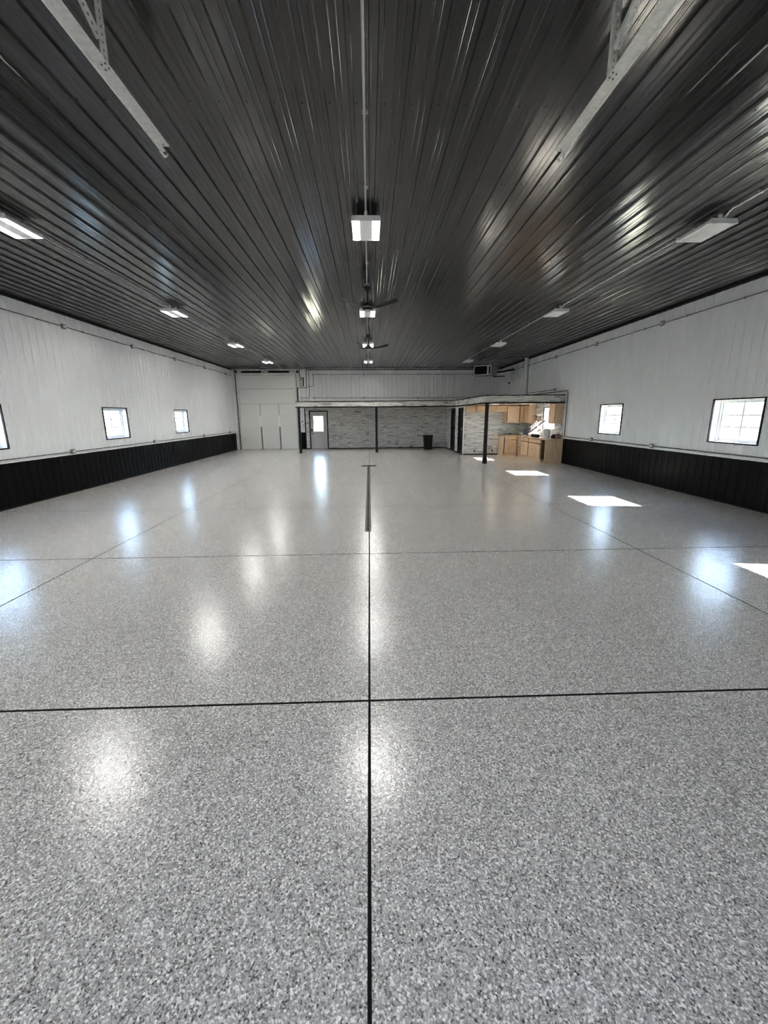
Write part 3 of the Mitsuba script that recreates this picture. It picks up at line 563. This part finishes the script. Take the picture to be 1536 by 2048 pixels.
put('pipe', tube([(XR-0.115, 20.21, LZ1+0.04), (XR-0.115, 20.21, ZC-0.02)], 0.085, 20), 'white', pv, smooth=40); put('collar', tube([(XR-0.115, 20.21, ZC-0.10), (XR-0.115, 20.21, ZC-0.02)], 0.098, 20), 'white', pv, smooth=40)
put('floor_flange', tube([(XR-0.115, 20.21, LZ1-0.02), (XR-0.115, 20.21, LZ1+0.05)], 0.105, 20), 'boxgrey', pv, smooth=40)
sl = thing('wall_valve', 'small dark valve with a pale drop pipe on the right wall above the loft', 'valve')
put('knob', cyl((XR-0.05, 22.78, 3.46), 0.05, 0.06, axis='x'), 'black', sl, smooth=30); put('drop_pipe', tube([(XR-0.04, 22.78, 3.44), (XR-0.04, 22.78, 2.56)], 0.016, 8), 'white', sl, smooth=40)

# ------------------------------------------------------------------ unit heater in the far right corner
uh = thing('unit_heater', 'grey unit heater with black louvre hung in the far right corner', 'heater')
Mh = rotz(math.radians(-33), (5.87, 20.92, 3.72))       # local x to the left edge is negative, y into the corner
W_, D_, H_ = 0.86, 0.95, 0.45
def uhp(name, ms, mat, parent=uh): return put(name, move(cat(ms), Mh), mat, parent)
uhp('casing', [box(-W_, 0, 0.03, D_, 0, H_, 0.012)], 'heater')
uhp('front_frame', [flat_frame(-W_, 0, 0, H_, 0.035, -0.012, 0.03, 0.004), box(-0.20, -0.13, -0.012, 0.03, 0.035, H_-0.035, 0.004)], 'display')
uhp('side_slot', [box(-0.118, -0.055, -0.006, 0.03, 0.06, H_-0.06, 0.004)], 'black')
lvb = uhp('louvre_back', [box(-W_+0.035, -0.20, 0.022, 0.03, 0.035, H_-0.035)], 'black')
for k in range(7):
    b = box(-W_+0.04, -0.205, -0.028, 0.028, -0.003, 0.003, 0.001); b.apply_transform(trimesh.transformations.rotation_matrix(math.radians(40), [1, 0, 0])); b.apply_translation((0, 0.004, 0.08+0.05*k)); uhp('louvre', [b], 'black')
for x, y in ((-0.75, 0.15), (-0.1, 0.15), (-0.75, 0.8), (-0.1, 0.8)): uhp('hanging_rod', [cyl((x, y, H_+(ZC-0.02-3.72-H_)/2), 0.007, ZC-0.02-3.72-H_, 8)], 'boxgrey')
uhp('flue', [tube(bent([(-0.1, D_-0.02, 0.2), (-0.1, D_+0.25, 0.2), (0.35, D_+0.45, 0.26), (0.75, D_+0.3, 0.3)], 0.15), 0.045, 12)], 'black'); uhp('gas_pipe', [tube(bent([(-0.05, 0.55, 0.0), (-0.05, 0.55, -0.06), (0.45, 0.75, -0.04)], 0.05), 0.025, 10)], 'black')

# ------------------------------------------------------------------ trench drain along the middle of the floor
td = thing('trench_drain', 'rusty steel trench drain with a cross channel at its far end, along the floor middle', 'drain')
dx, da, db = -0.046, 6.63, 15.62
for s in (-1, 1): put('rail', box(dx+s*0.047-0.006, dx+s*0.047+0.006, da, db, 0.0, 0.007, 0.002), 'steel', td)
n = 9
for k in range(n):
    a, b = da+(db-da)*k/n+0.004, da+(db-da)*(k+1)/n-0.004
    poly = sbox(-0.040, 0, 0.040, b-a)
    for j in range(4):
        q = (b-a)/4; poly = poly.difference(sbox(-0.011, j*q+0.02, 0.011, (j+1)*q-0.02))
    m = trimesh.creation.extrude_polygon(poly, 0.005); m.apply_translation((dx, a, 0.001)); put('grate', m, 'rust', td)
put('end_bar', box(dx-0.053, dx+0.053, da-0.012, da-0.001, 0.0, 0.007, 0.001), 'steel', td)
put('slot_shade', box(dx-0.012, dx+0.012, da, db, 0.0, 0.0008), 'sealant', td)  # black strip on the slab, painted shade for the channel under the slots
put('cross_channel', [box(-0.315, 0.225, 15.63, 15.96, 0.0, 0.006, 0.002)], 'dark', td)
for k in range(5): put('cross_grate', box(-0.30, 0.21, 15.655+0.06*k, 15.685+0.06*k, 0.006, 0.010, 0.001), 'black', td)

# ------------------------------------------------------------------ trash can
tc = thing('trash_can', 'tall black plastic trash can standing by the far stone wall', 'trash can')
def rr(w, d, z, r=0.05, n=5):
    pts = []
    for cx, cy_, a0 in ((w-r, d-r, 0), (-w+r, d-r, 90), (-w+r, -d+r, 180), (w-r, -d+r, 270)):
        for a in np.linspace(a0, a0+90, n): pts.append((cx+r*math.cos(math.radians(a)), cy_+r*math.sin(math.radians(a)), z))
    return np.array(pts)
def loft_(rings, cap0=True, cap1=True):
    n = len(rings[0]); v = np.vstack(rings); f = []
    for i in range(len(rings)-1):
        for j in range(n):
            k = (j+1) % n; f += [[i*n+j, i*n+k, (i+1)*n+k], [i*n+j, (i+1)*n+k, (i+1)*n+j]]
    for on, i, flip in ((cap0, 0, True), (cap1, len(rings)-1, False)):
        if on:
            c = len(v); v = np.vstack([v, rings[i].mean(0)])
            for j in range(n):
                k = (j+1) % n; f.append([c, i*n+k, i*n+j] if flip else [c, i*n+j, i*n+k])
    return trimesh.Trimesh(v, np.array(f), process=False)
tx, ty = 3.20, 23.25
def at(m, x, y, z=0): m.apply_translation((x, y, z)); return m
put('body', at(loft_([rr(0.19, 0.19, 0.0), rr(0.20, 0.20, 0.03), rr(0.235, 0.235, 0.72), rr(0.225, 0.225, 0.72), rr(0.19, 0.19, 0.03)]), tx, ty), 'black', tc, smooth=40)
put('rim', at(loft_([rr(0.235, 0.235, 0.70), rr(0.262, 0.262, 0.70), rr(0.262, 0.262, 0.755), rr(0.245, 0.245, 0.77), rr(0.228, 0.228, 0.76), rr(0.226, 0.226, 0.70)], False, False), tx, ty), 'black', tc, smooth=40)

# ------------------------------------------------------------------ kitchen cabinets
def door_leaf(x0, x1, z0, z1, t=0.055):
    """Frame-and-panel front in the xz plane, face towards -y."""
    return [flat_frame(x0, x1, z0, z1, t, -0.020, 0.0, 0.003), box(x0+t-0.004, x1-t+0.004, -0.010, -0.002, z0+t-0.004, z1-t+0.004), box(x0+t+0.018, x1-t-0.018, -0.017, -0.008, z0+t+0.018, z1-t-0.018, 0.006)]
def cabinet(name, label, group, M, w, d, z0, z1, fronts, toe=True, open_front=False):
    c = thing(name, label, 'cabinet', group)
    t = 0.018
    zb = z0 + (0.10 if toe else 0.0)
    def a(n_, ms, mat, parent=c, lb=None): return put(n_, move(cat(ms), M), mat, parent, label=lb)
    a('carcass', [box(0, t, 0, d, zb, z1), box(w-t, w, 0, d, zb, z1), box(t, w-t, d-0.012, d, zb, z1), box(t, w-t, 0, d-0.012, zb, zb+t), box(t, w-t, 0, d-0.012, z1-t, z1)], 'darkwood_and_shade' if open_front else 'oak')  # open carcass is coloured dark brown for the shade inside it
    if toe: a('toe_kick', [box(0, w, 0.02 if not open_front else 0.3, d, z0, zb, 0.0)], 'oak')
    for f in fronts:
        kind, x0, x1, za, zz = f[:5]
        if kind == 'door': k = a('door', door_leaf(x0, x1, za, zz), 'oak'); 
        elif kind == 'drawer': k = a('drawer', [box(x0, x1, -0.02, 0.0, za, zz, 0.004)], 'oak')
        elif kind == 'pull_drawer':
            k = a('drawer', [box(x0, x1, -0.02, 0.0, za, zz, 0.004)], 'oak')
            a('pull', [tube(bent([((x0+x1)/2-0.05, -0.02, (za+zz)/2), ((x0+x1)/2-0.05, -0.05, (za+zz)/2), ((x0+x1)/2+0.05, -0.05, (za+zz)/2), ((x0+x1)/2+0.05, -0.02, (za+zz)/2)], 0.012), 0.010, 6)], 'black', k, 'black pull')
        elif kind == 'filler': a('filler', [box(x0, x1, -0.015, 0.0, za, zz, 0.002)], 'oak')
    return c
YL = Y0 + 0.008                                         # wall face behind the cabinets
FB = 19.02                                             # front of the left base run
Ml = frame((6.05, FB, 0), (1, 0, 0), (0, 1, 0))
cabinet('base_cabinet', 'oak base cabinet with one drawer over one door, at the left end of the counter', 'oak base cabinets', Ml, 0.64, YL-FB-0.0, 0.0, 0.89, [('drawer', 0.06, 0.60, 0.735, 0.875), ('door', 0.06, 0.60, 0.13, 0.715)])
Xf, DR = 6.69, XR-0.05-6.69                            # front of the right base run
def Mr(y): return frame((Xf, y, 0), (0, -1, 0), (1, 0, 0))
cabinet('base_cabinet', 'narrow oak drawer stack with black pulls in the inner corner of the counter', 'oak base cabinets', Mr(18.98), 0.40, DR, 0.0, 0.89, [('pull_drawer', 0.03, 0.37, 0.13+0.125*k, 0.245+0.125*k) for k in range(6)])
for i, (y, lb) in enumerate(((18.58, 'oak base cabinet beside the drawer stack with two doors under two drawers'), (17.62, 'oak base cabinet near the counter end with two doors under two drawers'))):
    w = 0.95 if i == 0 else 1.24
    n_ = 2 if i == 0 else 3
    fr = []
    for k in range(n_):
        a_, b_ = 0.03+(w-0.06)*k/n_+0.012, 0.03+(w-0.06)*(k+1)/n_-0.012
        fr += [('door', a_, b_, 0.13, 0.70), ('drawer', a_, b_, 0.725, 0.865)]
    cabinet('base_cabinet', lb if i == 0 else 'oak base cabinet near the counter end with three doors under three drawers', 'oak base cabinets', Mr(y), w, DR, 0.0, 0.89, fr)
cabinet('base_cabinet', 'open cabinet space at the near end of the counter, its inner shade put into dark colour', 'oak base cabinets', frame((Xf+0.02, 16.37, 0), (0, -1, 0), (1, 0, 0)), 0.38, DR-0.02, 0.0, 0.89, [], open_front=True)
ep = thing('end_panel', 'light oak end panel facing the camera at the near end of the counter', 'cabinet')
put('panel', box(Xf+0.0, XR-0.045, 15.96, 15.985, 0.0, 0.89, 0.002), 'oak', ep); put('edge_strip', [box(Xf+0.0, Xf+0.045, 15.948, 15.96, 0.0, 0.89, 0.002), box(XR-0.09, XR-0.045, 15.948, 15.96, 0.0, 0.89, 0.002)], 'oak', ep)
cp = Polygon([(6.02, FB-0.03), (Xf-0.03, FB-0.03), (Xf-0.03, 15.93), (XR-0.045, 15.93), (XR-0.045, YL), (6.02, YL)])
ct = thing('countertop', 'dark brown laminate countertop on the oak base cabinets', 'countertop')
m = trimesh.creation.extrude_polygon(cp, 0.036); m.apply_translation((0, 0, 0.892)); put('slab', m, 'counter', ct)
ed = [box(6.01, Xf-0.03, FB-0.042, FB-0.03, 0.884, 0.93, 0.003), box(Xf-0.042, Xf-0.03, 15.93, FB-0.03, 0.884, 0.93, 0.003), box(Xf-0.042, XR-0.045, 15.918, 15.93, 0.884, 0.93, 0.003)]
put('edge_band', ed, 'oak', ct)
# upper cabinets
Mu = frame((4.52, 19.47, 0), (1, 0, 0), (0, 1, 0)); UD = YL-19.47
for i, (x0, x1, lb) in enumerate(((4.44, 5.30, 'short oak wall cabinet with two doors left of the kitchen post'), (5.30, 6.25, 'short oak wall cabinet with two doors right of the kitchen post'))):
    w = x1-x0
    cabinet('wall_cabinet', lb, 'oak wall cabinets', frame((x0, 19.47, 0), (1, 0, 0), (0, 1, 0)), w, UD, 1.965, LZ0-0.004, [('door', 0.03, w/2-0.02, 1.985, 2.235), ('door', w/2+0.02, w-0.03, 1.985, 2.235)], toe=False)
cabinet('wall_cabinet', 'tall oak wall cabinet with one large door in the kitchen corner', 'oak wall cabinets', frame((6.25, 19.47, 0), (1, 0, 0), (0, 1, 0)), 0.82, UD, 1.46, LZ0-0.004, [('door', 0.05, 0.60, 1.49, 2.23), ('door', 0.64, 0.80, 1.49, 2.23)], toe=False)
cabinet('wall_cabinet', 'oak wall cabinet on the right kitchen wall beyond the window', 'oak wall cabinets', frame((7.07, 19.46, 0), (0, -1, 0), (1, 0, 0)), 0.62, XR-0.05-7.07, 1.46, LZ0-0.004, [('door', 0.03, 0.59, 1.49, 2.23)], toe=False)
cabinet('wall_cabinet', 'oak wall cabinet on the right kitchen wall on the near side of the window', 'oak wall cabinets', frame((7.09, 16.78, 0), (0, -1, 0), (1, 0, 0)), 0.60, XR-0.05-7.09, 1.49, LZ0-0.004, [('door', 0.03, 0.57, 1.51, 2.24)], toe=False)
sh = thing('wall_shelf', 'white wall shelf between the corner cabinet and the kitchen window', 'shelf')
put('board', box(7.16, XR-0.05, 18.15, 18.82, 1.80, 1.825, 0.004), 'white', sh)
for y in (18.25, 18.7): put('bracket', [box(7.22, XR-0.05, y-0.01, y+0.01, 1.77, 1.80), box(XR-0.075, XR-0.05, y-0.01, y+0.01, 1.66, 1.80)], 'redbrown', sh)
rk = thing('utensil_rail', 'dark red brown rail with hanging utensils under the white shelf', 'rail')
put('rail', tube([(7.30, 18.18, 1.60), (7.30, 18.80, 1.60)], 0.012, 8), 'redbrown', rk, smooth=40)
for y in (18.2, 18.78): put('rail_bracket', tube([(7.30, y, 1.60), (XR-0.05, y, 1.60)], 0.01, 6), 'redbrown', rk)
for i, y in enumerate((18.28, 18.40, 18.52, 18.66)):
    L_ = (0.30, 0.22, 0.34, 0.26)[i]
    put('utensil', [tube([(7.28, y, 1.60), (7.28, y, 1.60-L_*0.7)], 0.007, 6), lathe([(0, -0.05), (0.03, -0.035), (0.036, 0), (0.026, 0.035), (0, 0.05)], (7.28, y, 1.60-L_*0.82), 10)], ('redbrown', 'white', 'redbrown', 'chrome')[i], rk, smooth=30)

for x, lb in ((5.15, 'flush round kitchen light under the loft above the stone wall side'), (6.35, 'flush round kitchen light under the loft above the counter side')):
    kl = thing('kitchen_light', lb, 'ceiling light')
    put('rim', lathe([(0.115, 0.0), (0.14, 0.0), (0.14, 0.028), (0.115, 0.028)], (x, 17.45, LZ0-0.028), 28), 'white', kl, smooth=30)
    k = put('lens', lathe([(0.0, 0.004), (0.115, 0.004), (0.115, 0.027), (0.0, 0.027)], (x, 17.45, LZ0-0.028), 28), 'lens_on', kl, label='lit warm lens')
    scene[k] = {**scene[k], 'emitter': {'type': 'area', 'radiance': {'type': 'rgb', 'value': [LAMP*0.22, LAMP*0.18, LAMP*0.135]}}}
# things on the counter
CT = 0.929
bk = thing('bucket', 'white plastic bucket standing near the front end of the counter', 'bucket')
bx, by = 6.99, 16.62
put('body', lathe([(0.0, 0.0), (0.122, 0.0), (0.128, 0.006), (0.145, 0.33), (0.139, 0.33), (0.122, 0.01), (0.0, 0.008)], (bx, by, CT), 32), 'pail', bk, smooth=35)
for z in (0.27, 0.30, 0.325): put('rim_band', lathe([(0.140, z-0.006), (0.155, z-0.006), (0.157, z), (0.155, z+0.006), (0.140, z+0.006)], (bx, by, CT), 32), 'pail', bk, smooth=35)
put('handle', tube([(bx+0.155*math.cos(a), by+0.155*math.sin(a), CT+0.27-0.17*max(0, math.sin(a-math.pi))) for a in np.linspace(math.pi, 2*math.pi, 15)], 0.004, 6), 'steel', bk, smooth=True)
def blob(c, r, seed, amp=0.3, sub=3, fr=2.5, flat=True):
    m = trimesh.creation.icosphere(subdivisions=sub, radius=1.0)
    import meshkit
    v = m.vertices; k = 1 + amp*(meshkit.fbm(v*fr+seed*3.1, 3, seed)-0.5)*2
    v = v*k[:, None]*np.array(r); v[:, 2] = np.maximum(v[:, 2], -r[2]*0.75) + r[2]*0.75
    m.vertices = v + np.array(c); return m
ps = thing('plastic_sheeting', 'heap of crumpled pale plastic sheeting with twisted strands in the sun on the counter', 'plastic sheet')
put('heap', [blob((7.04, 17.98, CT), (0.20, 0.36, 0.085), 3, 0.6, 4, 4.5), blob((6.86, 17.92, CT), (0.13, 0.22, 0.09), 8, 0.5, 3, 5.0)], 'sheet', ps, smooth=50)
# ribbons of sheeting standing up from the heap and hanging over the edge
def ribbon(p, q, w, seed, mat_r=0.012):
    r = np.random.default_rng(seed); t = np.linspace(0, 1, 14); p, q = np.array(p), np.array(q)
    pts = p + (q-p)*t[:, None] + np.cumsum(r.normal(0, 0.012, (14, 3)), 0)*np.sin(t*np.pi)[:, None]*2
    return tube(pts, w*(0.6+0.8*np.abs(np.sin(t*7+seed))), 6)
for i in range(22):
    y = 17.55 + 0.045*i; put('strand', ribbon((6.95+0.02*(i % 3), y, CT+0.12), (7.18, y-0.15+0.05*(i % 4), CT+0.38+0.28*((i*37 % 10)/10)), 0.013, i), 'sheet', ps, smooth=True)
put('strand', tube(bent([(6.84, 18.02, CT+0.05), (6.615, 18.12, CT+0.03), (6.605, 18.20, 0.80), (6.612, 18.24, 0.76)], 0.06), [0.02+0.008*math.sin(2.1*i) for i in range(14)], 8), 'sheet', ps, smooth=True)
br = thing('broom', 'dark handled broom leaning diagonally across the pale heap on the counter', 'broom')
put('handle', tube([(6.76, 18.02, CT+0.11), (7.20, 17.30, CT+0.68)], 0.019, 10), 'black', br, smooth=40); put('brush', move(box(-0.06, 0.06, -0.03, 0.03, -0.10, 0.02, 0.008), frame((6.75, 18.035, CT+0.115), (0.85, 0.5, 0), (-0.35, 0.6, -0.7)/np.linalg.norm((-0.35, 0.6, -0.7)), np.cross((0.85, 0.5, 0), (-0.35, 0.6, -0.7))/np.linalg.norm(np.cross((0.85, 0.5, 0), (-0.35, 0.6, -0.7))))), 'black', br)
solo('navy_bag', [blob((6.98, 18.55, CT), (0.20, 0.19, 0.19), 11, 0.3, 3, 2.5), tube(bent([(6.86, 18.50, CT+0.24), (6.84, 18.52, CT+0.36), (6.98, 18.58, CT+0.36), (7.02, 18.56, CT+0.26)], 0.06), 0.012, 6)], 'navy', 'slumped navy blue bag on the counter left of the pale heap', 'bag', smooth=50)
bw = thing('white_bowl', 'small pale bowl at the back corner of the counter', 'bowl'); put('body', lathe([(0.0, 0.0), (0.05, 0.0), (0.06, 0.012), (0.095, 0.075), (0.10, 0.10), (0.094, 0.10), (0.055, 0.02), (0.0, 0.014)], (6.95, 19.20, CT), 28), 'pail', bw, smooth=35)
put('foot_ring', lathe([(0.046, 0.0), (0.058, 0.0), (0.058, 0.008), (0.046, 0.008)], (6.95, 19.20, CT), 28), 'pail', bw)
solo('grey_tarp', [blob((6.62, 19.60, CT), (0.42, 0.10, 0.17), 21, 0.2, 4, 2.5)], 'greygreen', 'grey green folded tarp lying along the stone wall on the counter', 'tarp', smooth=50)
tr = thing('tool_tray', 'dark low tray of odds and ends in front of the grey tarp', 'tray')
put('base', box(6.14, 6.85, 19.20, 19.46, CT, CT+0.012, 0.003), 'olive', tr); put('rim', [flat_frame(6.14, 6.85, 0, 0.26, 0.012, 0, 0.05, 0.002).apply_transform(frame((0, 19.20, CT+0.012), (1, 0, 0), (0, 0, 1), (0, 1, 0)))], 'olive', tr)
for i, (x, w, h) in enumerate(((6.22, 0.10, 0.07), (6.42, 0.14, 0.10), (6.62, 0.08, 0.06), (6.76, 0.07, 0.09))): put('contents', blob((x, 19.33, CT+0.012), (w/2+0.01, 0.06, h/2), 30+i, 0.3, 2, 2.5), ('black', 'black', 'olive', 'darkwood_and_shade')[i], tr, smooth=50)
dp = thing('frying_pan', 'dark pan with a shining rim beside the bucket', 'pan')
put('body', lathe([(0.0, 0.0), (0.105, 0.0), (0.13, 0.05), (0.134, 0.05), (0.108, -0.003), (0.0, -0.003)], (7.22, 16.36, CT+0.10), 28), 'steel', dp, smooth=35); put('handle', box(7.08, 7.11, 16.06, 16.25, CT+0.135, CT+0.155, 0.006), 'black', dp)
bn = thing('black_bin', 'low black bin under the dark pan at the front end of the counter', 'bin')
put('body', at(loft_([rr(0.11, 0.11, 0.0, 0.03), rr(0.125, 0.125, 0.085, 0.03), rr(0.117, 0.117, 0.085, 0.03), rr(0.10, 0.10, 0.01, 0.03)]), 7.22, 16.36, CT), 'black', bn, smooth=40)
put('rim', at(loft_([rr(0.118, 0.118, 0.082, 0.03), rr(0.134, 0.134, 0.082, 0.03), rr(0.134, 0.134, 0.094, 0.03), rr(0.118, 0.118, 0.094, 0.03)], False, False), 7.22, 16.36, CT), 'black', bn)
solo('brown_cloth', [blob((7.22, 16.08, CT), (0.12, 0.10, 0.11), 44, 0.25, 3, 2.0)], 'brown', 'bunched brown cloth at the near right corner of the counter', 'cloth', smooth=50)
dk = thing('dark_case', 'dark tool case lying between the pale heap and the bucket', 'case')
put('body', box(6.72, 6.88, 17.02, 17.55, CT, CT+0.12, 0.012), 'black', dk); put('handle', tube(bent([(6.715, 17.18, CT+0.05), (6.70, 17.18, CT+0.08), (6.70, 17.38, CT+0.08), (6.715, 17.38, CT+0.05)], 0.02), 0.008, 6), 'black', dk)

# ------------------------------------------------------------------ outdoors
go = put('ground', box(-70, 70, -60, 90, -0.45, -0.17), 'turf'); tag(go, 'pale dry ground outside the hall', 'ground', kind='structure')
